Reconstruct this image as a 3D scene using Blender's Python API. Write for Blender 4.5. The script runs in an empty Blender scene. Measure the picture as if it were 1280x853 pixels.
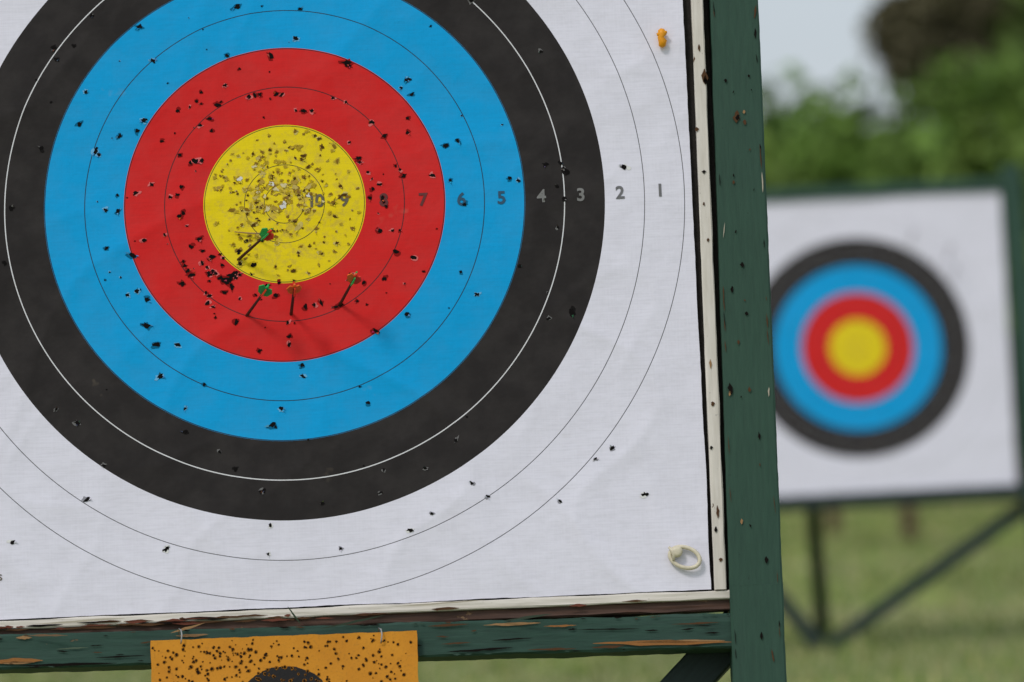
import bpy, math, random
import numpy as np
from mathutils import Vector, Matrix, noise
random.seed(7); np.random.seed(7)
rad=math.radians
S=bpy.context.scene
S.view_settings.view_transform='Standard'; S.view_settings.look='None'; S.view_settings.exposure=0

# ---------------------------------------------------------------- camera
K=0.00122/7.0; H=0.97
cam=bpy.data.objects.new("camera",bpy.data.cameras.new("camera"))
S.collection.objects.link(cam); S.camera=cam
CR=Matrix.Rotation(rad(91.2),4,'X')@Matrix.Rotation(rad(-2.5),4,'Z')
CL=Vector((0,-7,H))
cam.matrix_world=Matrix.Translation(CL)@CR
cam.data.sensor_width=36; cam.data.lens=36/1280/K
cam.data.clip_start=0.1; cam.data.clip_end=3000
cam.data.dof.use_dof=True; cam.data.dof.focus_distance=6.98; cam.data.dof.aperture_fstop=3.6
R3=CR.to_3x3()
def ray(px,py): return R3@Vector(((px-640)*K,-(py-426.5)*K,-1))
def at_y(px,py,y):
    d=ray(px,py); return CL+d*((y-CL.y)/d.y)
def ground_at(px,py):
    d=ray(px,py); return CL+d*(-CL.z/d.z)

# ---------------------------------------------------------------- node helpers
def newmat(name):
    m=bpy.data.materials.new(name); m.use_nodes=True
    nt=m.node_tree; b=nt.nodes["Principled BSDF"]
    b.inputs["Roughness"].default_value=0.7
    b.inputs["Specular IOR Level"].default_value=0.3
    return m,nt,b
def N(nt,t,**k):
    n=nt.nodes.new(t)
    for a,v in k.items(): setattr(n,a,v)
    return n
def math_n(nt,op,a,b=None,c=None):
    n=N(nt,"ShaderNodeMath",operation=op)
    for i,x in enumerate((a,b,c)):
        if x is None: continue
        if isinstance(x,(int,float)): n.inputs[i].default_value=x
        else: nt.links.new(x,n.inputs[i])
    return n.outputs[0]
def mix(nt,f,a,b,mode='MIX'):
    n=N(nt,"ShaderNodeMix",data_type='RGBA',blend_type=mode)
    for i,x in ((0,f),(6,a),(7,b)):
        if isinstance(x,(int,float)): n.inputs[i].default_value=x
        elif isinstance(x,tuple): n.inputs[i].default_value=x if len(x)==4 else (*x,1)
        else: nt.links.new(x,n.inputs[i])
    return n.outputs[2]
def coords(nt,scale=(1,1,1)):
    t=N(nt,"ShaderNodeTexCoord"); m=N(nt,"ShaderNodeMapping")
    nt.links.new(t.outputs["Object"],m.inputs[0]); m.inputs["Scale"].default_value=scale
    return m.outputs[0]
def nz(nt,vec,scale,detail=4,rough=.55,dist=0):
    n=N(nt,"ShaderNodeTexNoise"); nt.links.new(vec,n.inputs["Vector"])
    n.inputs["Scale"].default_value=scale; n.inputs["Detail"].default_value=detail
    n.inputs["Roughness"].default_value=rough; n.inputs["Distortion"].default_value=dist
    return n.outputs["Fac"]
def ramp(nt,f,stops,interp='LINEAR'):
    n=N(nt,"ShaderNodeValToRGB"); n.color_ramp.interpolation=interp
    e=n.color_ramp.elements
    while len(e)<len(stops): e.new(0.5)
    for el,(p,c) in zip(e,stops):
        el.position=p; el.color=(*c,1) if len(c)==3 else c
    nt.links.new(f,n.inputs[0]); return n.outputs[0]
def bump(nt,b,h,dist,strength=1.0):
    n=N(nt,"ShaderNodeBump"); n.inputs["Distance"].default_value=dist; n.inputs["Strength"].default_value=strength
    nt.links.new(h,n.inputs["Height"]); nt.links.new(n.outputs[0],b.inputs["Normal"])

def painted_wood(name,base,dark,raw=(0.28,0.15,0.07),wear=0.69):
    m,nt,b=newmat(name)
    v=coords(nt,(0.12,1,1)); v2=coords(nt,(0.35,1,1)); v0=coords(nt)
    grain=nz(nt,v,170,3,.6); big=nz(nt,v0,5,2); chip=nz(nt,v2,42,4,.62,.4); fleck=nz(nt,v0,160,2,.6)
    c=mix(nt,ramp(nt,grain,[(.3,(0,0,0)),(.7,(1,1,1))]),dark,base)
    c=mix(nt,math_n(nt,'MULTIPLY',big,.5),c,tuple(x*1.35 for x in base))
    c=mix(nt,ramp(nt,fleck,[(.70,(0,0,0)),(.76,(.4,.4,.4))]),c,tuple(x*.35 for x in base))
    f=ramp(nt,chip,[(wear,(0,0,0)),(wear+.015,(1,1,1))])
    c=mix(nt,f,c,mix(nt,grain,raw,tuple(x*.35 for x in raw)))
    nt.links.new(c,b.inputs["Base Color"]); b.inputs["Roughness"].default_value=.62
    h=math_n(nt,'SUBTRACT',math_n(nt,'MULTIPLY',grain,.6),f)
    bump(nt,b,h,.0012,.7)
    return m
M_green=painted_wood("green_painted_wood",(0.024,0.066,0.044),(0.016,0.047,0.032),wear=.76)
M_rail=painted_wood("worn_green_wood",(0.022,0.062,0.045),(0.012,0.036,0.027),wear=.70)
M_darkgreen=painted_wood("dark_green_wood",(0.016,0.032,0.028),(0.009,0.018,0.016),wear=.75)
M_cream=painted_wood("cream_painted_wood",(0.66,0.62,0.57),(0.52,0.48,0.42),raw=(.16,.09,.05),wear=.71)
M_rawdark=painted_wood("weathered_wood",(0.09,0.045,0.03),(0.035,0.02,0.016),raw=(.3,.18,.1),wear=.66)

m,nt,b=newmat("dark_foam"); M_foam=m
v=coords(nt); nt.links.new(mix(nt,nz(nt,v,60),(.008,.008,.008),(.035,.03,.026)),b.inputs["Base Color"])
bump(nt,b,nz(nt,v,90),.003)
b.inputs["Roughness"].default_value=.95

def vcol_mat(name,rough=.85,noisy=True):
    m,nt,b=newmat(name); a=N(nt,"ShaderNodeAttribute",attribute_name="Col")
    c=a.outputs["Color"]
    if noisy:
        v=coords(nt); n=nz(nt,v,400,1); c=mix(nt,n,c,mix(nt,.3,c,(0,0,0)))
    nt.links.new(c,b.inputs["Base Color"]); b.inputs["Roughness"].default_value=rough
    b.inputs["Specular IOR Level"].default_value=.1
    return m
M_vc=vcol_mat("torn_fibre")

# paper face ------------------------------------------------------
YEL=(0.84,0.65,0.008); RED=(0.66,0.020,0.020); BLU=(0.003,0.35,0.74); BLK=(0.024,0.021,0.021); WHT=(0.775,0.765,0.87)
m,nt,b=newmat("target_paper"); M_paper=m
t=N(nt,"ShaderNodeTexCoord"); sp=N(nt,"ShaderNodeSeparateXYZ"); nt.links.new(t.outputs["Object"],sp.inputs[0])
x,y=sp.outputs[0],sp.outputs[1]
r=math_n(nt,'SQRT',math_n(nt,'ADD',math_n(nt,'MULTIPLY',x,x),math_n(nt,'MULTIPLY',y,y)))
ink=ramp(nt,math_n(nt,'DIVIDE',r,.61),[(0,YEL),(.2,RED),(.4,BLU),(.6,BLK),(.8,WHT)],'CONSTANT')
def line(r0,w): return math_n(nt,'LESS_THAN',math_n(nt,'ABSOLUTE',math_n(nt,'SUBTRACT',r,r0)),w)
dl=None
for r0,w in ((.0305,.0006),(.061,.0006),(.122,.0006),(.183,.0007),(.244,.0007),(.305,.0007),(.366,.0007),(.549,.0006),(.61,.0006)):
    l=line(r0,w); dl=l if dl is None else math_n(nt,'MAXIMUM',dl,l)
v=coords(nt)
mid=nz(nt,v,22,3,.6); fine=nz(nt,v,330,2,.7)
vh=coords(nt,(.05,1,1)); vv=coords(nt,(1,.05,1))
wh=nz(nt,vh,420,1); wv=nz(nt,vv,420,1)
weave=math_n(nt,'ADD',wh,math_n(nt,'MULTIPLY',wv,.5))
c=mix(nt,math_n(nt,'MULTIPLY',dl,.9),ink,(.02,.02,.025))
c=mix(nt,line(.427,.0008),c,(.75,.75,.78))
# handled / shot-out centre: worn brownish fibres, strongest around the middle
wearn=nz(nt,v,75,4,.7)
cw_=math_n(nt,'MULTIPLY',ramp(nt,r,[(.0,(1,1,1)),(.115,(.35,.35,.35)),(.122,(0,0,0))]),ramp(nt,wearn,[(.50,(0,0,0)),(.62,(.75,.75,.75))]))
c=mix(nt,cw_,c,mix(nt,fine,(.25,.15,.03),(.72,.52,.14)))
c=mix(nt,ramp(nt,math_n(nt,'MULTIPLY',weave,.66),[(.35,(.06,.06,.06)),(.55,(0,0,0))]),c,(.02,.02,.025))
c=mix(nt,ramp(nt,mid,[(.35,(.05,.05,.05)),(.6,(0,0,0))]),c,(.2,.18,.17))
c=mix(nt,ramp(nt,nz(nt,v,9,4,.65),[(.68,(0,0,0)),(.76,(.22,.22,.22))]),c,(.42,.34,.24))
c=mix(nt,ramp(nt,fine,[(.76,(0,0,0)),(.82,(.18,.18,.18))]),c,(.4,.38,.36))
nt.links.new(c,b.inputs["Base Color"])
b.inputs["Roughness"].default_value=.6; b.inputs["Specular IOR Level"].default_value=.10
h=math_n(nt,'ADD',math_n(nt,'MULTIPLY',weave,.035),math_n(nt,'MULTIPLY',mid,1.3))
bump(nt,b,h,.0016,.8)

def solid(name,col,rough=.5,var=.25,scale=120,bd=.0004):
    m,nt,b=newmat(name); v=coords(nt); n=nz(nt,v,scale,3)
    nt.links.new(mix(nt,n,tuple(c*(1-var) for c in col),tuple(min(1,c*(1+var)) for c in col)),b.inputs["Base Color"])
    b.inputs["Roughness"].default_value=rough; bump(nt,b,n,bd,.6); return m
M_ink=solid("grey_ink",(.14,.12,.08),.8)
M_inkw=solid("mid_grey_ink",(.16,.16,.17),.8)
M_inkred=solid("ink_on_red",(.14,.035,.035),.8)
M_inklt=solid("pale_ink",(.20,.20,.20),.8)
M_inkdk=solid("dark_ink",(.03,.09,.16),.8)
M_plastic=solid("cream_plastic",(.66,.60,.46),.35)
M_orangep=solid("orange_plastic",(.85,.33,.01),.4)
M_wire=solid("steel_wire",(.35,.35,.35),.4)

# ---------------------------------------------------------------- geometry helpers
def link(o,parent=None):
    S.collection.objects.link(o)
    if parent: o.parent=parent
    return o
def mesh_obj(name,verts,faces,mat,parent=None,smooth=False,cols=None):
    me=bpy.data.meshes.new(name); me.from_pydata([tuple(v) for v in verts],[],faces); me.update()
    if mat: me.materials.append(mat)
    if cols is not None:
        a=me.color_attributes.new("Col",'FLOAT_COLOR','POINT')
        arr=np.ones((len(verts),4),dtype=np.float32); arr[:,:3]=np.array(cols,dtype=np.float32)[:,:3]
        a.data.foreach_set("color",arr.ravel())
    if smooth: me.polygons.foreach_set("use_smooth",[True]*len(me.polygons))
    return link(bpy.data.objects.new(name,me),parent)
def empty(name,mat=None):
    e=bpy.data.objects.new(name,None); e.empty_display_size=.1; link(e)
    if mat is not None: e.matrix_world=mat
    return e
def plank(name,parent,a,b,width,thick,mat,face=Vector((0,0,1)),width_b=None,rough=.0012,bev=.003,seg=None):
    """timber: local X along the length, Z = face normal, Y = width"""
    a=Vector(a); b=Vector(b); X=(b-a); L=X.length; X.normalize()
    Y=face.cross(X).normalized(); Z=X.cross(Y)
    if width_b is None: width_b=width
    seg=seg or max(12,int(L/.02)); sd=random.random()*50
    verts=[];faces=[]
    for i in range(seg+1):
        f=i/seg; w=(width+(width_b-width)*f)/2; t=thick/2; e=bev
        prof=[(-w+e,-t),(0,-t),(w-e,-t),(w,-t+e),(w,t-e),(w-e,t),(w/2,t),(0,t),(-w/2,t),(-w+e,t),(-w,t-e),(-w,-t+e)]
        for k,(yy,zz) in enumerate(prof):
            n1=noise.noise(Vector((f*L*14+sd,k*.9,0)))+.5*noise.noise(Vector((f*L*60+sd,k*1.7,3)))
            n2=noise.noise(Vector((f*L*9+sd,k*.7,9)))
            verts.append((f*L,yy+n1*rough,zz+n2*rough*.6))
    n=12
    for i in range(seg):
        for k in range(n):
            p=i*n+k;q=i*n+(k+1)%n
            faces.append((p,q,q+n,p+n))
    faces.append(tuple(range(n))[::-1]); faces.append(tuple(seg*n+k for k in range(n)))
    o=mesh_obj(name,verts,faces,mat,parent)
    o.matrix_local=Matrix.Translation(a)@Matrix((X,Y,Z)).transposed().to_4x4()
    return o
def board_matrix(origin,lean,yaw=0):
    X=Vector((1,0,0));Y=Vector((0,math.sin(lean),math.cos(lean)));Z=X.cross(Y)
    return Matrix.Translation(origin)@Matrix.Rotation(yaw,4,'Z')@Matrix((X,Y,Z)).transposed().to_4x4()
def make_uv(M):
    Mi=M.inverted(); o=Mi@CL; M3=Mi.to_3x3()
    def uv(px,py,w=0.0):
        d=M3@ray(px,py); t=(w-o.z)/d.z; return o+d*t
    return uv

LEAN=rad(10)
B1=at_y(356,256.5,0); M1=board_matrix(B1,LEAN); uv1=make_uv(M1)
B2=at_y(1072,435,13); M2=board_matrix(B2,LEAN); uv2=make_uv(M2)

def paper_z(u,v,sd=0):
    p=Vector((u*2.3+sd,v*2.3,sd))
    z=.0045*noise.noise(p)+.0024*noise.noise(p*2.7+Vector((5,2,1)))
    rg=1-abs(noise.noise(Vector((u*3.1+v*1.2+11+sd,v*3.6-u,4))))
    z+=.0024*rg**9
    rg=1-abs(noise.noise(Vector((u*6.5-v*2+3+sd,v*5.5,8))))
    z+=.0012*rg**9
    return z+.0075
def paper(parent,BL,BR,TR,TL,n,sd=0):
    vs=[];fs=[]
    for j in range(n+1):
        for i in range(n+1):
            s,t=i/n,j/n
            p=BL*(1-s)*(1-t)+BR*s*(1-t)+TR*s*t+TL*(1-s)*t
            u,v=p.x,p.y
            if j==0: v+=.0018*noise.noise(Vector((u*9,1,sd)))+.0006*noise.noise(Vector((u*60,1,sd)))
            if i==n: u+=.0016*noise.noise(Vector((v*8,7,sd)))+.0005*noise.noise(Vector((v*60,7,sd)))
            vs.append((u,v,paper_z(u,v,sd)))
    for j in range(n):
        for i in range(n):
            a=j*(n+1)+i; fs.append((a,a+1,a+n+2,a+n+1))
    return mesh_obj("paper_face",vs,fs,M_paper,parent,smooth=True)

# ================================================================ MAIN TARGET
T1=empty("archery_target",M1)
BR=uv1(889,738); e=uv1(0,776); TRl=uv1(853,0)
sl=(BR.y-e.y)/(BR.x-e.x); BL=Vector((-.63,BR.y+sl*(-.63-BR.x),0))
sv=(TRl.x-BR.x)/(TRl.y-BR.y); TR=Vector((BR.x+sv*(.63-BR.y),.63,0)); TL=Vector((-.64,.635,0))
paper(T1,BL,BR,TR,TL,240)
def box(name,parent,x0,x1,y0,y1,z0,z1,mat):
    return plank(name,parent,((x0+x1)/2,y0,(z0+z1)/2),((x0+x1)/2,y1,(z0+z1)/2),x1-x0,z1-z0,mat)
box("foam_backing",T1,-.665,.662,-.635,.66,-.14,-.004,M_foam)

# numbers
nums=[("10",395,254),("9",431,253),("8",480,253),("7",529,252.5),("6",577,252),("5",627,250),("4",677,248),("3",726,246),("2",775,243),("1",825,240)]
def text(name,s,px,py,size,mat,off=.0007):
    cu=bpy.data.curves.new(name,'FONT'); cu.body=s; cu.size=size; cu.align_x='CENTER'; cu.align_y='CENTER'; cu.offset=off
    cu.space_character=.9
    tmp=bpy.data.objects.new("tmp",cu); S.collection.objects.link(tmp)
    dg=bpy.context.evaluated_depsgraph_get(); me=bpy.data.meshes.new_from_object(tmp.evaluated_get(dg))
    bpy.data.objects.remove(tmp); me.materials.clear(); me.materials.append(mat)
    p=uv1(px,py)
    for vtx in me.vertices: vtx.co.z=paper_z(p.x+vtx.co.x,p.y+vtx.co.y)+.0008
    o=bpy.data.objects.new(name,me); link(o,T1)
    o.location=(p.x,p.y,0); return o
for s,px,py in nums:
    d=int(s); mt=M_inklt if d in(3,4) else M_inkdk if d in (5,6) else M_inkred if d in (7,8) else M_inkw if d in(1,2) else M_ink
    text("ring_number_"+s,s,px,py,.0275,mt)
text("printed_letter","s",1,722,.020,M_ink,.0001)

# arrow holes -----------------------------------------------------
HV=[];HF=[];HC=[]
def addpoly(pts,col):
    i=len(HV); HV.extend(pts); HC.extend([col]*len(pts)); HF.append(tuple(range(i,i+len(pts))))
def ringcol(r):
    return YEL if r<.122 else RED if r<.244 else BLU if r<.366 else BLK if r<.488 else WHT
rnd=random.Random(3)
def hole(px,py,rp=3.2,col=(.006,.005,.005),tear=.75,stretch=None):
    c=uv1(px,py); rr=math.hypot(c.x,c.y); base=ringcol(rr)
    R=rp*.00122
    st=stretch or rnd.uniform(.8,1.9); rot=rnd.uniform(-.6,.6) if rnd.random()<.7 else rnd.uniform(0,3.1)
    def P(a,rad_,zz):
        x=math.cos(a)*rad_*st; y=math.sin(a)*rad_
        X=c.x+x*math.cos(rot)-y*math.sin(rot); Y=c.y+x*math.sin(rot)+y*math.cos(rot)
        return (X,Y,paper_z(X,Y)+.0009+zz)
    n=11; ks=[rnd.uniform(.45,1.3) for _ in range(n)]
    off=rnd.uniform(0,6.28); ox=math.cos(off)*R*.45; oy=math.sin(off)*R*.45
    k=rnd.random()
    rim=tuple(min(.85,x*(.45 if k<.6 else 1.0)+(0.0 if k<.6 else .16)) for x in base)
    if base is YEL: rim=rnd.choice([(.50,.33,.02),(.62,.47,.05),(.33,.20,.03),(.72,.58,.16),(.68,.5,.01)])
    if tear>0:
        pts=[P(i/n*6.283,R*ks[(i+3)%n]*1.35,-.0004) for i in range(n)]
        addpoly([(p[0]+ox,p[1]+oy,p[2]) for p in pts],rim)
    addpoly([P(i/n*6.283,R*ks[i],0) for i in range(n)],col)
    for _ in range(rnd.choice((0,1,2,2))):
        if rnd.random()>tear: continue
        a=rnd.uniform(0,6.28); w=rnd.uniform(.3,.6)
        fc=tuple(min(.85,x*.8+.12*rnd.random()) for x in base)
        if base is BLK and rnd.random()<.4: fc=(.2,.19,.19)
        addpoly([P(a-w,R*.9,.0002),P(a+w,R*.9,.0002),P(a+rnd.uniform(-.3,.3),R*rnd.uniform(1.4,2.0),rnd.uniform(.001,.004))],fc)
outer=[(130,583),(109,626),(208,688),(16,679),(336,694),(426,687),(338,658),(513,664),(540,644),(590,606),(610,622),(700,628),(744,575),(765,561),(806,619),(780,211),(7,330),(97,530),(71,513),(232,541),(275,566),(330,614),(295,588),(480,589),(532,587),(476,617),(570,552),(403,630),(686,400),(715,392),(650,335),(697,286),(704,212),(701,206),(708,216),(696,235),(52,187),(68,62),(93,60),(115,22),(71,76),(676,66),(590,3),(705,250),(327,616),(210,686),(682,208),(15,262)]
blue=[(175,35),(297,10),(376,13),(370,50),(192,78),(510,102),(100,157),(108,117),(124,195),(147,245),(133,264),(148,265),(134,312),(166,320),(160,370),(185,376),(172,365),(196,432),(201,472),(222,432),(184,408),(256,482),(340,532),(345,535),(352,512),(378,458),(379,472),(460,505),(596,370),(576,342),(581,258),(637,225),(648,228),(563,228),(572,178),(557,185),(508,103),(515,120),(502,112),(180,152),(150,172),(232,512),(120,190)]
red=[(434,82),(436,84),(285,72),(339,72),(319,121),(346,120),(252,117),(370,140),(380,141),(390,141),(417,125),(433,130),(465,155),(481,172),(510,168),(510,150),(244,203),(252,202),(238,205),(223,140),(273,133),(246,128),(250,158),(262,150),(181,152),(172,165),(265,165),(225,195),(203,178),(190,232),(222,245),(213,248),(227,235),(170,243),(230,268),(225,272),(240,310),(253,330),(265,322),(262,345),(287,350),(300,345),(290,360),(281,367),(258,367),(240,345),(250,300),(180,302),(206,295),(260,380),(270,398),(300,375),(330,360),(320,370),(350,355),(345,371),(382,385),(393,383),(420,385),(360,405),(362,422),(362,432),(440,345),(455,355),(481,350),(495,317),(517,324),(500,290),(475,290),(491,290),(480,255),(478,250),(463,250),(466,238),(475,233),(460,218),(500,215),(495,210),(448,200),(450,205),(437,180),(540,222),(470,415),(508,395),(325,440),(296,404),(447,378),(402,380),(483,260),(325,120),(352,121),(312,123),(282,108),(300,88),(505,222)]
for p in outer: hole(*p,rp=rnd.uniform(1.7,3.0))
for p in blue: hole(*p,rp=rnd.uniform(2.0,3.3))
for p in red: hole(*p,rp=rnd.uniform(1.8,3.1),tear=.5)
for i in range(28):
    hole(rnd.gauss(284,32),rnd.gauss(343,21),rp=rnd.uniform(1.3,2.9),tear=.4)
for p in ((287,351),(291,345),(283,353)): hole(*p,rp=4.2,tear=.3)
for p in ((440,350),(426,382),(244,203),(434,82)): hole(*p,rp=3.6,tear=.3)
for i in range(10):
    a=rnd.uniform(0,6.28); rr=rnd.uniform(112,180); hole(357+rr*math.cos(a),256+rr*math.sin(a),rp=rnd.uniform(1.0,2.0),tear=.5)
for i in range(50):
    a=rnd.uniform(0,6.28); rr=rnd.uniform(100,360); hole(357+rr*math.cos(a),256+rr*math.sin(a),rp=rnd.uniform(.6,1.2),tear=.2)
# battered gold
for i in range(270):
    a=rnd.uniform(0,6.28); rr=96*math.sqrt(rnd.random()); px=357+rr*math.cos(a); py=256+rr*math.sin(a)
    if rnd.random()<.35: px,py=rnd.gauss(340,38),rnd.gauss(238,36)
    if math.hypot(px-357,py-256)>95: continue
    k=rnd.random()
    col=(.10,.05,.008) if k<.30 else (.28,.16,.02) if k<.65 else (.50,.35,.03)
    hole(px,py,rp=rnd.uniform(.8,2.3),col=col,tear=.8)
for i in range(42):
    hole(rnd.gauss(350,34),rnd.gauss(250,24),rp=rnd.uniform(1.3,3.4),col=rnd.choice([(.62,.48,.14),(.50,.34,.06),(.28,.16,.04),(.76,.66,.38)]),tear=1)
for p in ((354,260),(356,256),(300,226),(386,247),(340,232)): hole(*p,rp=3.6,col=(.8,.79,.76),tear=1,stretch=1)
mesh_obj("arrow_holes",HV,HF,M_vc,T1,cols=HC)

# lath strips belonging to the target board
a=uv1(871,0,.006); c=uv1(900.5,738,.006); dd=(a-c)
plank("side_lath",T1,c,a+dd*.43,15*.00122,.02,M_cream,rough=.0010,bev=.0015)
a=uv1(-170,790,.002); c=uv1(915,744,.002)
plank("bottom_lath",T1,a,c,11*.00122,.022,M_cream,rough=.0016,bev=.0015)
a=uv1(-170,802,-.01); c=uv1(915,757,-.01)
plank("lower_edge_board",T1,a,c,14*.00122,.03,M_rawdark,rough=.003,bev=.002)

# ---------------------------------------------------------------- stand
ST1=empty("target_stand",M1)
gv=-B1.z/math.cos(LEAN)    # v of ground
def along(p,q,v):
    f=(v-p.y)/(q.y-p.y); return p+(q-p)*f
w=.03
pt=uv1(918,0,w); pb=uv1(950,853,w)
plank("right_post",ST1,along(pt,pb,-.62)-Vector((0,0,.04)),along(pt,pb,.85)-Vector((0,0,.04)),65*.00122,.08,M_green,width_b=.070,rough=.0010,seg=220)
plank("right_post_foot",ST1,along(pt,pb,gv+.0)-Vector((0,0,.04)),along(pt,pb,-.6201)-Vector((0,0,.04)),.0795,.08,M_green)
plank("left_post",ST1,(-.73,gv,-.01),(-.73,.85,-.01),.078,.08,M_green)
a=uv1(-240,822.5,.02); c=uv1(915.5,788,.02)
plank("bottom_rail",ST1,Vector((-.69,a.y,-.01)),Vector((c.x,c.y,-.01)),43*.00122,.06,M_rail,rough=.002,seg=260)
plank("top_rail",ST1,(-.69,.71,-.01),(.70,.71,-.01),.06,.06,M_green)
a=uv1(925,782,-.07); vx=uv1(400,1360,-.07)
plank("brace_a",ST1,(vx.x,gv+.03,-.07),a,.062,.045,M_darkgreen)
plank("brace_b",ST1,(vx.x-.03,gv+.03,-.07),(-.70,-.66,-.07),.062,.045,M_darkgreen)
M1i=M1.inverted()
plank("rear_leg",ST1,M1i@Vector((B1.x,1.1,0)),(0,.70,-.17),.06,.05,M_green,face=Vector((0,.3,1)).normalized())

# chips and splinters on the timber
CV=[];CF=[];CC=[]
def chip(px,py,L,W,col,w=.0325,ang=90,lift=0.0,n=5):
    c=uv1(px,py,w); a=rad(ang); dx=Vector((math.cos(a),math.sin(a),0)); dy=Vector((-dx.y,dx.x,0))
    L*=.00122/2; W*=.00122/2; top=[];bot=[]
    for i in range(n+1):
        f=-1+2*i/n; ww=W*(1-abs(f)**1.5)+W*.1
        z=Vector((0,0,lift*(i/n)))
        top.append(c+dx*L*f+dy*ww*rnd.uniform(.5,1.3)+z); bot.append(c+dx*L*f-dy*ww*rnd.uniform(.5,1.3)+z)
    i=len(CV); pts=bot+top[::-1]; CV.extend(pts); CC.extend([col]*len(pts)); CF.append(tuple(range(i,i+len(pts))))
BRN=(.10,.05,.025);TAN=(.36,.21,.10);DK=(.008,.006,.005);PAL=(.5,.45,.36);ORG=(.34,.15,.05)
for px,py,L,W,col in [(921,146,16,9,BRN),(922,147,8,5,DK),(931,153,7,4,BRN),(930,140,5,4,TAN),(915,362,9,4,DK),(913,486,15,6,DK),(912,492,7,3,TAN),(937,487,7,4,BRN),(961,490,12,2,PAL),(949,545,10,3,DK),(953,228,26,2,PAL),(944,42,14,3,DK),(907,101,5,4,DK),(928,331,7,5,DK),(905,288,20,1.2,PAL),(933,392,5,5,DK),(923,428,6,3,BRN),(927,652,7,3,TAN),(958,700,9,4,DK),(952,795,10,3,DK),(966,820,16,3,BRN),(917,228,5,3,BRN),(944,15,18,2.5,BRN),(936,95,4,3,DK)]:
    chip(px,py,L,W,col,ang=90+rnd.uniform(-12,8))
for i in range(10):
    f=rnd.random(); chip(896+28*f+rnd.uniform(2,48),853*f,rnd.uniform(2,5),rnd.uniform(1,2.2),rnd.choice([DK,BRN,DK]),ang=rnd.uniform(60,120))
for i in range(26):   # worn arris of the post
    f=rnd.random(); e=rnd.random()<.5
    chip((892 if e else 943)+(29 if e else 34)*f,853*f,rnd.uniform(6,30),rnd.uniform(.8,1.6),rnd.choice([DK,BRN,BRN]),ang=rnd.uniform(90,94),w=.0325)
for px,py,L,W,col in [(881,96,20,8,BRN),(882,100,12,5,DK),(871,162,6,5,BRN),(885,300,5,4,BRN),(880,215,5,5,DK),(888,455,12,3,TAN),(891,505,6,5,BRN),(897,640,16,4,BRN),(895,662,8,4,DK),(880,255,5,3,BRN),(874,60,10,3,BRN),(889,560,5,4,DK),(901,700,5,5,BRN)]:
    chip(px,py,L,W,col,w=.0175,ang=90)
def rail_y(x): return 822.5-34.5*(x+240)/1155.5
wr=.0232
for px,dy,L,W,col in [(20,12,66,7,ORG),(22,14,40,4,TAN),(30,-17,20,4,TAN),(828,13,170,6,ORG),(850,12,110,3.5,TAN),(760,16,40,4,BRN),(640,-16,70,4,TAN),(560,-17,50,3,BRN),(700,-12,40,2.5,ORG),(240,-14,40,4,TAN),(90,-2,40,2,(.1,.14,.1)),(640,3,50,2,DK),(760,-6,80,1.6,DK),(570,6,36,2,BRN),(150,10,60,2,DK),(870,-10,60,2,BRN),(600,15,80,3,DK),(85,18,120,3,DK),(690,17,60,3,BRN)]:
    chip(px,rail_y(px)+dy,L,W,col,w=wr,ang=rnd.uniform(-2,1.5),n=9)
for i in range(70):
    px=rnd.uniform(-5,912); chip(px,rail_y(px)+rnd.choice([rnd.uniform(-20,20),-20,20]),rnd.uniform(3,22),rnd.uniform(1,2.4),rnd.choice([DK,BRN,DK,(.05,.09,.07)]),w=wr,ang=rnd.uniform(-8,6))
for i in range(45):
    px=rnd.uniform(0,560)*rnd.choice((1,1,1.6)); y=786-40*px/915+rnd.uniform(-3,5)
    chip(px,y,rnd.uniform(6,50),rnd.uniform(1.5,4),rnd.choice([BRN,DK,(.18,.06,.04),BRN]),w=.0145,ang=rnd.uniform(-2,1.5))
for px,py,L,W,col,ang,lf in [(440,779,80,3,(.04,.06,.04),8,.02),(368,770,26,2.5,(.05,.08,.05),125,.01),(235,786,44,3,TAN,12,.015),(660,773,60,3,(.05,.07,.05),4,.02),(100,777,110,3.5,PAL,1,.004),(60,795,50,3,(.2,.12,.07),-4,.01),(545,755,120,2.4,PAL,1.5,.004)]:
    chip(px,py,L,W,col,w=.026,ang=ang,lift=lf,n=7)
mesh_obj("paint_chips",CV,CF,M_vc,ST1,cols=CC)

# ---------------------------------------------------------------- orange card target
m,nt,b=newmat("orange_card")
t=N(nt,"ShaderNodeTexCoord"); sp=N(nt,"ShaderNodeSeparateXYZ"); nt.links.new(t.outputs["Object"],sp.inputs[0])
rr=math_n(nt,'SQRT',math_n(nt,'ADD',math_n(nt,'MULTIPLY',sp.outputs[0],sp.outputs[0]),math_n(nt,'MULTIPLY',sp.outputs[1],sp.outputs[1])))
v=coords(nt); n1=nz(nt,v,14,4,.6); n2=nz(nt,v,220,2)
rr=math_n(nt,'ADD',rr,math_n(nt,'MULTIPLY',nz(nt,v,60,3),.006))
c=mix(nt,n1,(.50,.18,.008),(.72,.31,.02))
c=mix(nt,ramp(nt,n2,[(.55,(0,0,0)),(.75,(.4,.4,.4))]),c,(.35,.16,.02))
c=mix(nt,math_n(nt,'LESS_THAN',rr,.083),c,(.012,.011,.012))
nt.links.new(c,b.inputs["Base Color"]); bump(nt,b,math_n(nt,'ADD',n1,math_n(nt,'MULTIPLY',n2,.2)),.0015)
M_card=m
cw=.036
tl=uv1(188,801,cw); tr=uv1(521,788.5,cw); cen=uv1(357,900,cw)
ax=(tr-tl).normalized(); ay=Vector((0,0,1)).cross(ax)
MC=M1@Matrix.Translation(cen)@Matrix((ax,ay,Vector((0,0,1)))).transposed().to_4x4()
OC=empty("orange_target_card",MC); inv=MC.inverted()@M1
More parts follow.
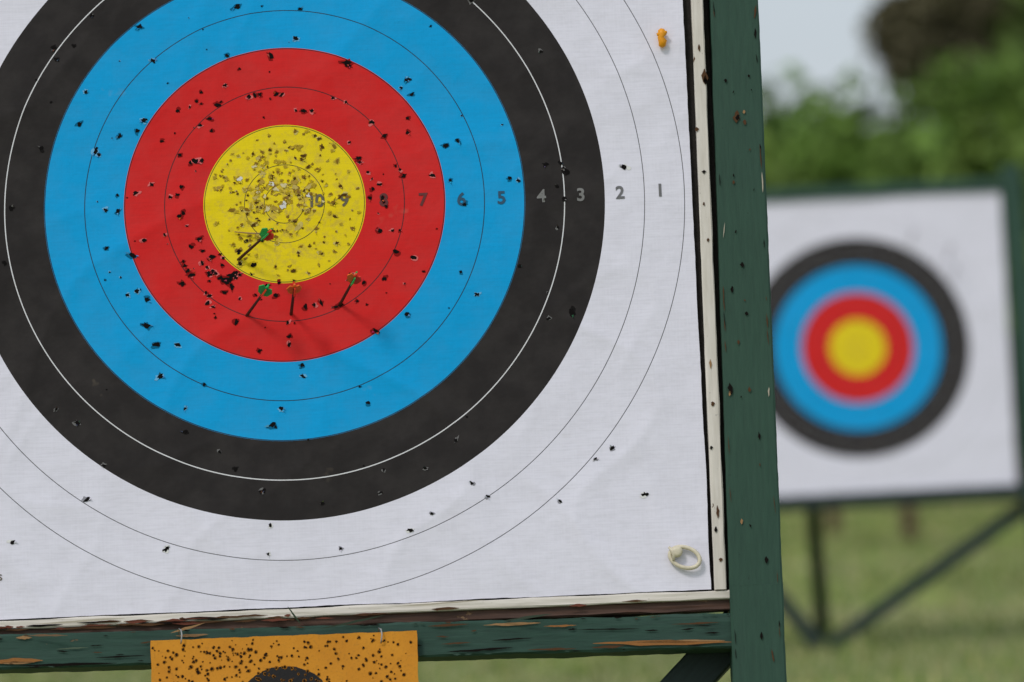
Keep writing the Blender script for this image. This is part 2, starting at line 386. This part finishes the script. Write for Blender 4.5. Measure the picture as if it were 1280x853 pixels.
l1=inv@tl; r1=inv@tr; cx0,cx1,ct=l1.x,r1.x,(l1.y+r1.y)/2
vs=[];fs=[];nx,ny=60,40;cb=ct-.27
for k,zo in ((0,0),(1,-.003)):
    for j in range(ny+1):
        for i in range(nx+1):
            x=cx0+(cx1-cx0)*i/nx; y=cb+(ct-cb)*j/ny
            if j==ny: y+=.0016*noise.noise(Vector((x*40,2,0)))+.0008*noise.noise(Vector((x*160,2,0)))
            if i in(0,nx): x+=.0012*noise.noise(Vector((y*40,i,0)))
            vs.append((x,y,zo+.004*noise.noise(Vector((x*5,y*5,1)))))
nn=(nx+1)*(ny+1)
for j in range(ny):
    for i in range(nx):
        a=j*(nx+1)+i; fs.append((a,a+1,a+nx+2,a+nx+1)); fs.append((a+nn,a+nx+1+nn,a+nx+2+nn,a+1+nn))
for i in range(nx):
    a=ny*(nx+1)+i; fs.append((a,a+1,a+1+nn,a+nn)); fs.append((i,i+nn,i+1+nn,i+1))
for j in range(ny):
    a=j*(nx+1); fs.append((a,a+nx+1,a+nx+1+nn,a+nn)); a+=nx; fs.append((a,a+nn,a+nx+1+nn,a+nx+1))
mesh_obj("card",vs,fs,M_card,OC,smooth=False)
KV=[];KF=[];KC=[]
for i in range(520):
    x=rnd.uniform(cx0+.006,cx1-.006); y=ct-.004-abs(rnd.gauss(0,.10))
    if i<150: x=rnd.gauss(cx0+.10,.07); y=ct-.01-abs(rnd.gauss(0,.05))
    if not(cx0<x<cx1) or y<cb+.005: continue
    R=rnd.uniform(.0007,.0024); n=7; z=.004*noise.noise(Vector((x*5,y*5,1)))+.0007
    i0=len(KV)
    for q in range(n):
        a=q/n*6.283; k=R*rnd.uniform(.6,1.2); KV.append((x+math.cos(a)*k*1.5,y+math.sin(a)*k*1.5,z-.0003))
    KF.append(tuple(range(i0,i0+n))); KC.extend([(.33,.13,.01)]*n); i0=len(KV)
    for q in range(n):
        a=q/n*6.283; k=R*rnd.uniform(.6,1.2); KV.append((x+math.cos(a)*k,y+math.sin(a)*k,z))
    KF.append(tuple(range(i0,i0+n))); KC.extend([(.02,.01,.006)]*n)
mesh_obj("pellet_holes",KV,KF,M_vc,OC,cols=KC)

def tube(name,parent,pts,radii,mat,sides=8,closed=False):
    vs=[];fs=[];n=len(pts); pts=[Vector(p) for p in pts]
    for i,p in enumerate(pts):
        if closed: t=(pts[(i+1)%n]-pts[i-1]).normalized()
        else: t=(pts[min(i+1,n-1)]-pts[max(i-1,0)]).normalized()
        up=Vector((0,0,1)) if abs(t.z)<.9 else Vector((1,0,0))
        a=t.cross(up).normalized(); b_=t.cross(a); r_=radii[i] if isinstance(radii,(list,tuple)) else radii
        for k in range(sides):
            q=k/sides*6.283; vs.append(p+a*math.cos(q)*r_+b_*math.sin(q)*r_)
    for i in range(n if closed else n-1):
        j=(i+1)%n
        for k in range(sides):
            l=(k+1)%sides; fs.append((i*sides+k,i*sides+l,j*sides+l,j*sides+k))
    if not closed: fs.append(tuple(range(sides))[::-1]); fs.append(tuple((n-1)*sides+k for k in range(sides)))
    return mesh_obj(name,vs,fs,mat,parent,smooth=True)
for k,(px,py) in enumerate(((226,798),(476,797))):
    p0=inv@uv1(px,py,cw+.002)
    tube("hanging_wire_%d"%k,OC,[p0+Vector(q) for q in ((0,-.008,0),(.001,-.004,.004),(.002,.004,.005),(.001,.012,.001),(-.003,.015,-.008),(-.004,.008,-.014))],.0011,M_wire)

# ---------------------------------------------------------------- pins & darts
P=empty("plastic_target_pin",M1)
c=uv1(856,697,.017); pts=[]
for i in range(28):
    a=i/28*6.283; x=math.cos(a)*19*.00122; y=math.sin(a)*12.5*.00122
    ro=rad(-22); pts.append(c+Vector((x*math.cos(ro)-y*math.sin(ro),x*math.sin(ro)+y*math.cos(ro),.002*math.cos(a))))
tube("ring_loop",P,pts,.0032,M_plastic,closed=True)
h=uv1(846,690,.017)
tube("pin_head",P,[h+Vector((0,0,z)) for z in (-.018,-.004,-.003,.004,.006)],[.003,.003,.0085,.0088,.004],M_plastic,14)
tube("pin_bar",P,[uv1(836,684,.019),uv1(842,690,.020),uv1(842,701,.019)],[.002,.0032,.002],M_plastic)
P=empty("orange_target_pin",M1)
h=uv1(827,48,.015)
tube("pin_body",P,[h+Vector((x*.00122,y*.00122,z)) for x,y,z in ((0,-12,0),(0,-10,0),(1,-4,.001),(-1,1,.002),(1,5,.002),(0,10,.001),(0,12,0))],[.002,.0055,.0068,.0052,.0070,.0055,.002],M_orangep,9)
tube("pin_wing",P,[h+Vector((x*.00122,y*.00122,.004)) for x,y in ((-6,4),(0,5),(7,7))],[.002,.0045,.002],M_orangep)

M_shaft=solid("dart_shaft",(.06,.024,.018),.5); M_vg=solid("green_vane",(.02,.40,.09),.5); M_vr=solid("red_vane",(.80,.05,.02),.5); M_vo=solid("orange_vane",(.88,.16,.02),.5)
def dart(bx,by,hx,hy,cols,w=.09,thick=.0021):
    D=empty("dart",M1)
    p=uv1(bx,by,-.01); q=uv1(hx,hy,w)
    tube("shaft",D,[p,p.lerp(q,.3),p.lerp(q,.7),q],[thick*1.25,thick*1.2,thick,thick*.8],M_shaft)
    ax=(q-p).normalized(); s=ax.cross(Vector((0,0,1))).normalized(); t=ax.cross(s)
    for k,mt in enumerate(cols):
        a=k/len(cols)*6.283+.5; d=s*math.cos(a)+t*math.sin(a); sd=ax.cross(d)*.0009
        o=[q-ax*.022,q-ax*.017+d*.008,q-ax*.004+d*.0115,q+ax*.005+d*.007,q]
        vs=[x+sd for x in o]+[x-sd for x in o]
        fs=[(0,1,2,3,4),(9,8,7,6,5)]+[(i,(i+1)%5,(i+1)%5+5,i+5) for i in range(5)]
        mesh_obj("vane_%d"%k,vs,fs,mt,D)
    tube("nock",D,[q,q+ax*.008],[.0028,.0018],cols[0])
dart(291,331,336,291,(M_vr,M_vg,M_vg,M_vg))
dart(303,402,333,361,(M_vg,M_vg,M_vg,M_vr))
dart(363,400,368,359,(M_vo,M_vr,M_vo,M_vr))
dart(421,388,444,346,(M_vr,M_vg,M_vo,M_vg))
SP=empty("wood_splinter",M1)
tube("sliver",SP,[uv1(293,290,.010),uv1(315,292,.014),uv1(332,292,.03)],[.0008,.0014,.001],solid("straw",(.35,.22,.08)))

# ================================================================ BACKGROUND TARGET
T2=empty("archery_target.001",M2)
g=lambda px,py,w=0:uv2(px,py,w)
BR=g(1271,608);TR=g(1250,240);e=g(972,626);e2=g(958,251)
s1=(BR.y-e.y)/(BR.x-e.x); s2=(TR.y-e2.y)/(TR.x-e2.x)
paper(T2,Vector((-.64,BR.y+s1*(-.64-BR.x),0)),BR,TR,Vector((-.66,TR.y+s2*(-.66-TR.x),0)),110,sd=5)
box("foam_backing",T2,-.66,.66,-.64,.66,-.14,-.006,M_foam)
HV.clear();HF.clear();HC.clear()
for i in range(70):
    x,y=rnd.gauss(0,.22),rnd.gauss(0,.2)
    if max(abs(x),abs(y))>.58: continue
    R=rnd.uniform(.002,.005); z=paper_z(x,y,5)+.0009
    addpoly([(x+math.cos(q)*R*rnd.uniform(.6,1.3),y+math.sin(q)*R*rnd.uniform(.6,1.3),z) for q in np.linspace(0,5.5,8)],(.02,.015,.01))
mesh_obj("arrow_holes",HV,HF,M_vc,T2,cols=HC)
for i,(px,py) in enumerate(((1183,325),(1165,345),(1137,305),(1190,350))):
    p=g(px,py,0); tube("stuck_arrow_%d"%i,T2,[p-Vector((0,0,.01)),p+Vector((.01,.03,.16))],.0032,M_shaft)
ST2=empty("target_stand.001",M2)
gv2=-B2.z/math.cos(LEAN)
plank("right_post",ST2,(.745,gv2,0),(.715,.78,0),.085,.07,M_green)
plank("left_post",ST2,(-.73,gv2,0),(-.73,.78,0),.085,.07,M_green)
plank("top_rail",ST2,(-.69,.692,0),(.67,.700,0),.056,.06,M_green)
plank("bottom_rail",ST2,(-.69,-.676,0),(.70,-.666,0),.06,.06,M_darkgreen)
V=g(1030,800,-.06)
plank("brace_a",ST2,(V.x+.02,gv2+.02,-.06),g(1290,628,-.06),.062,.045,M_darkgreen)
plank("brace_b",ST2,(V.x-.02,gv2+.02,-.06),(-.70,-.66,-.06),.062,.045,M_darkgreen)
M2i=M2.inverted(); gp=ground_at(1029,797)
plank("rear_leg",ST2,M2i@gp,g(1010,560,-.17),.06,.05,M_darkgreen)

# ================================================================ GROUND
m,nt,b=newmat("grass_ground"); t=N(nt,"ShaderNodeTexCoord"); v=t.outputs["Object"]
n1=nz(nt,v,.35,4,.6); n2=nz(nt,v,2.2,4,.65); n3=nz(nt,v,40,2,.7)
c=ramp(nt,n1,[(.3,(.14,.19,.045)),(.5,(.21,.24,.075)),(.7,(.30,.29,.12))])
c=mix(nt,ramp(nt,n2,[(.35,(0,0,0)),(.7,(.7,.7,.7))]),c,(.28,.27,.11))
c=mix(nt,ramp(nt,n3,[(.4,(.4,.4,.4)),(.6,(0,0,0))]),c,(.07,.10,.025))
nt.links.new(c,b.inputs["Base Color"]); b.inputs["Roughness"].default_value=.95
gx=np.concatenate([[-1500,-400,-100],np.linspace(-40,40,81),[100,400,1500]]); gy=np.concatenate([[-1500,-300,-60],np.linspace(-20,90,111),[200,600,1500]])
vs=[];fs=[]
for yy in gy:
    for xx in gx:
        z=0 if abs(xx)>=40 or not(-20<yy<90) else .03*noise.noise(Vector((xx*.3,yy*.3,0)))-.01
        vs.append((xx,yy,z))
nx=len(gx)
for j in range(len(gy)-1):
    for i in range(nx-1):
        a=j*nx+i; fs.append((a,a+1,a+nx+1,a+nx))
mesh_obj("grass_field",vs,fs,m,smooth=True)
M_blade=vcol_mat("grass_blade",.7,False)
n=80000
rs=np.random.RandomState(4)
yy=-2+44*rs.rand(n)**1.0; xx=rs.uniform(-1,1,n)*(3+(yy+7)*.16)+.5
tuft=np.array([noise.noise(Vector((float(a)*.8,float(b_)*.8,0)))+.7*noise.noise(Vector((float(a)*2.6,float(b_)*1.3,5))) for a,b_ in zip(xx,yy)])
hh=(.025+.04*rs.rand(n))*(1+.9*np.clip(tuft,-.8,1))
an=rs.rand(n)*6.283; wd=.004+.003*rs.rand(n)+ .00018*yy; lx=rs.normal(0,.5,n)*hh; ly=rs.normal(0,.5,n)*hh
vv=np.zeros((n,3,3)); vv[:,0]=np.c_[xx-np.cos(an)*wd,yy-np.sin(an)*wd,np.full(n,-.01)]
vv[:,1]=np.c_[xx+np.cos(an)*wd,yy+np.sin(an)*wd,np.full(n,-.01)]; vv[:,2]=np.c_[xx+lx,yy+ly,hh]
base=np.array([[.16,.24,.055],[.22,.28,.08],[.40,.37,.17],[.10,.16,.04]])
pick=rs.choice(4,n,p=[.38,.29,.23,.10]); col=base[pick]*(1+.7*tuft[:,None])
mesh_obj("grass",vv.reshape(-1,3).tolist(),np.arange(n*3).reshape(-1,3).tolist(),M_blade,cols=np.repeat(np.clip(col,0,1),3,axis=0))

for px,py in ((1137,675),(1042,668)):
    p=ground_at(px,py); plank("wooden_post" ,None,p-Vector((0,0,.05)),p+Vector((0,0,.28)),.11,.11,M_rawdark,face=Vector((0,-1,0)))

# ================================================================ TREES
M_leaf=vcol_mat("foliage",.6,False); M_bark=solid("bark",(.08,.055,.04),.9,.4,12,.02)
def crown(rs,cen,rx,ry,rz,nclump,leaves,lsize,base,out,spread=1.0):
    for c in range(nclump):
        d=rs.normal(size=3); d/=np.linalg.norm(d); rr=rs.uniform(.2,1.0)**.6
        cc=np.array(cen)+d*rr*np.array([rx,ry,rz])
        cr=rs.uniform(.3,.95)*min(rx,rz)*.5*spread
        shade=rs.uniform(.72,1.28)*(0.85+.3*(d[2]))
        n=leaves
        q=rs.normal(size=(n,3)); q/=np.linalg.norm(q,axis=1)[:,None]; q*=(cr*rs.uniform(.1,1.3,n)**.7)[:,None]; q[:,2]*=.8
        p=cc+q
        a=rs.normal(size=(n,3)); a/=np.linalg.norm(a,axis=1)[:,None]
        b_=np.cross(a,rs.normal(size=(n,3))); b_/=np.linalg.norm(b_,axis=1)[:,None]
        s=(lsize*rs.uniform(.6,1.3,n))[:,None]
        quad=np.stack([p-a*s,p+b_*s*.5,p+a*s,p-b_*s*.5],axis=1)
        colr=np.array(base)*shade*rs.uniform(.6,1.4,(n,1))
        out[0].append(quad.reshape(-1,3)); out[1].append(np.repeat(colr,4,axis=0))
def finish(name,out,parent):
    v=np.concatenate(out[0]); c=np.concatenate(out[1]); n=len(v)//4
    return mesh_obj(name,v.tolist(),np.arange(n*4).reshape(-1,4).tolist(),M_leaf,parent,cols=np.clip(c,0,1))
rs=np.random.RandomState(11)
TLn=empty("tree_line"); out=([],[])
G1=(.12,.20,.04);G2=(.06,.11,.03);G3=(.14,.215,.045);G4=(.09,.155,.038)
k=0
for x in np.arange(-16,30,1.7):
    for row in range(2):
        y=50+row*6+rs.uniform(-1.5,1.5); xx_=x+rs.uniform(-.4,.4)+row*.9
        hgt=(4.8 if row==0 else 5.75)*rs.uniform(.95,1.04)
        r_=rs.uniform(1.5,1.9)
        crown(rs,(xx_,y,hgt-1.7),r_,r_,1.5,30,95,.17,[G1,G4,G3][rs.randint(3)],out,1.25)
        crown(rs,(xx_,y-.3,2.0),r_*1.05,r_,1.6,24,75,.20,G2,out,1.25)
        lean=rs.uniform(-.3,.3)
        tube("trunk_%d"%k,TLn,[(xx_,y,-.1),(xx_+lean*.3,y,1.2),(xx_+lean,y,hgt-1.2)],[.16,.12,.05],M_bark); k+=1
        for q in range(3):
            a=rs.rand()*6.28; tube("limb_%d_%d"%(k,q),TLn,[(xx_+lean*.3,y,1.1+.4*q),(xx_+math.cos(a)*.6,y+math.sin(a)*.6,2.0+.4*q),(xx_+math.cos(a)*1.1,y+math.sin(a)*1.1,2.9+.4*q)],[.07,.05,.02],M_bark,6)
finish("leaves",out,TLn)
def tree(px,py,y,rx,rz,base,ncl,leaves=120,ls=.2):
    c=at_y(px,py,y); T=empty("tree"); out=([],[])
    crown(rs,(c.x,y,c.z),rx,rx,rz,ncl,leaves,ls,base,out,1.2); finish("leaves",out,T)
    tube("trunk",T,[(c.x,y,-.1),(c.x+.1,y,c.z*.4),(c.x,y,c.z)],[.32,.24,.08],M_bark,10)
    for q in range(7):
        a=q*.9; h0=c.z*(.45+.05*q)
        tube("limb_%d"%q,T,[(c.x+.05,y,h0),(c.x+math.cos(a)*rx*.4,y+math.sin(a)*rx*.4,h0+rz*.3),(c.x+math.cos(a)*rx*.8,y+math.sin(a)*rx*.8,h0+rz*.6)],[.12,.08,.03],M_bark,6)
tree(1178,52,72,1.0,1.3,(.16,.145,.085),70,110,.15)
tree(1330,85,72,1.3,1.8,(.12,.17,.05),60)
tree(700,60,75,2.2,2.2,(.09,.14,.04),60)

# ================================================================ LIGHT
w=bpy.data.worlds.new("World"); S.world=w; w.use_nodes=True; nt=w.node_tree
bg=nt.nodes["Background"]
sky=N(nt,"ShaderNodeTexSky",sky_type='NISHITA'); sky.sun_disc=False
sky.air_density=1.0; sky.dust_density=4.0; sky.ozone_density=1.5
tc=N(nt,"ShaderNodeTexCoord"); mp=N(nt,"ShaderNodeMapping"); mp.inputs["Scale"].default_value=(1,1,2.5)
nt.links.new(tc.outputs["Generated"],mp.inputs[0])
cl=nz(nt,mp.outputs[0],2.2,3,.6)
col=mix(nt,ramp(nt,cl,[(.25,(.55,.55,.55)),(.65,(.9,.9,.9))]),sky.outputs[0],(6.4,7.0,7.6,1))
nt.links.new(col,bg.inputs[0]); bg.inputs[1].default_value=.108
sun=bpy.data.objects.new("sun",bpy.data.lights.new("sun",'SUN')); link(sun)
sun.data.energy=1.2; sun.data.angle=rad(12); sun.data.color=(1,.95,.89)
az=rad(215); el=rad(50)
d=Vector((math.sin(az)*math.cos(el),math.cos(az)*math.cos(el),math.sin(el)))
sun.rotation_euler=d.to_track_quat('Z','Y').to_euler()
sky.sun_rotation=az; sky.sun_elevation=el
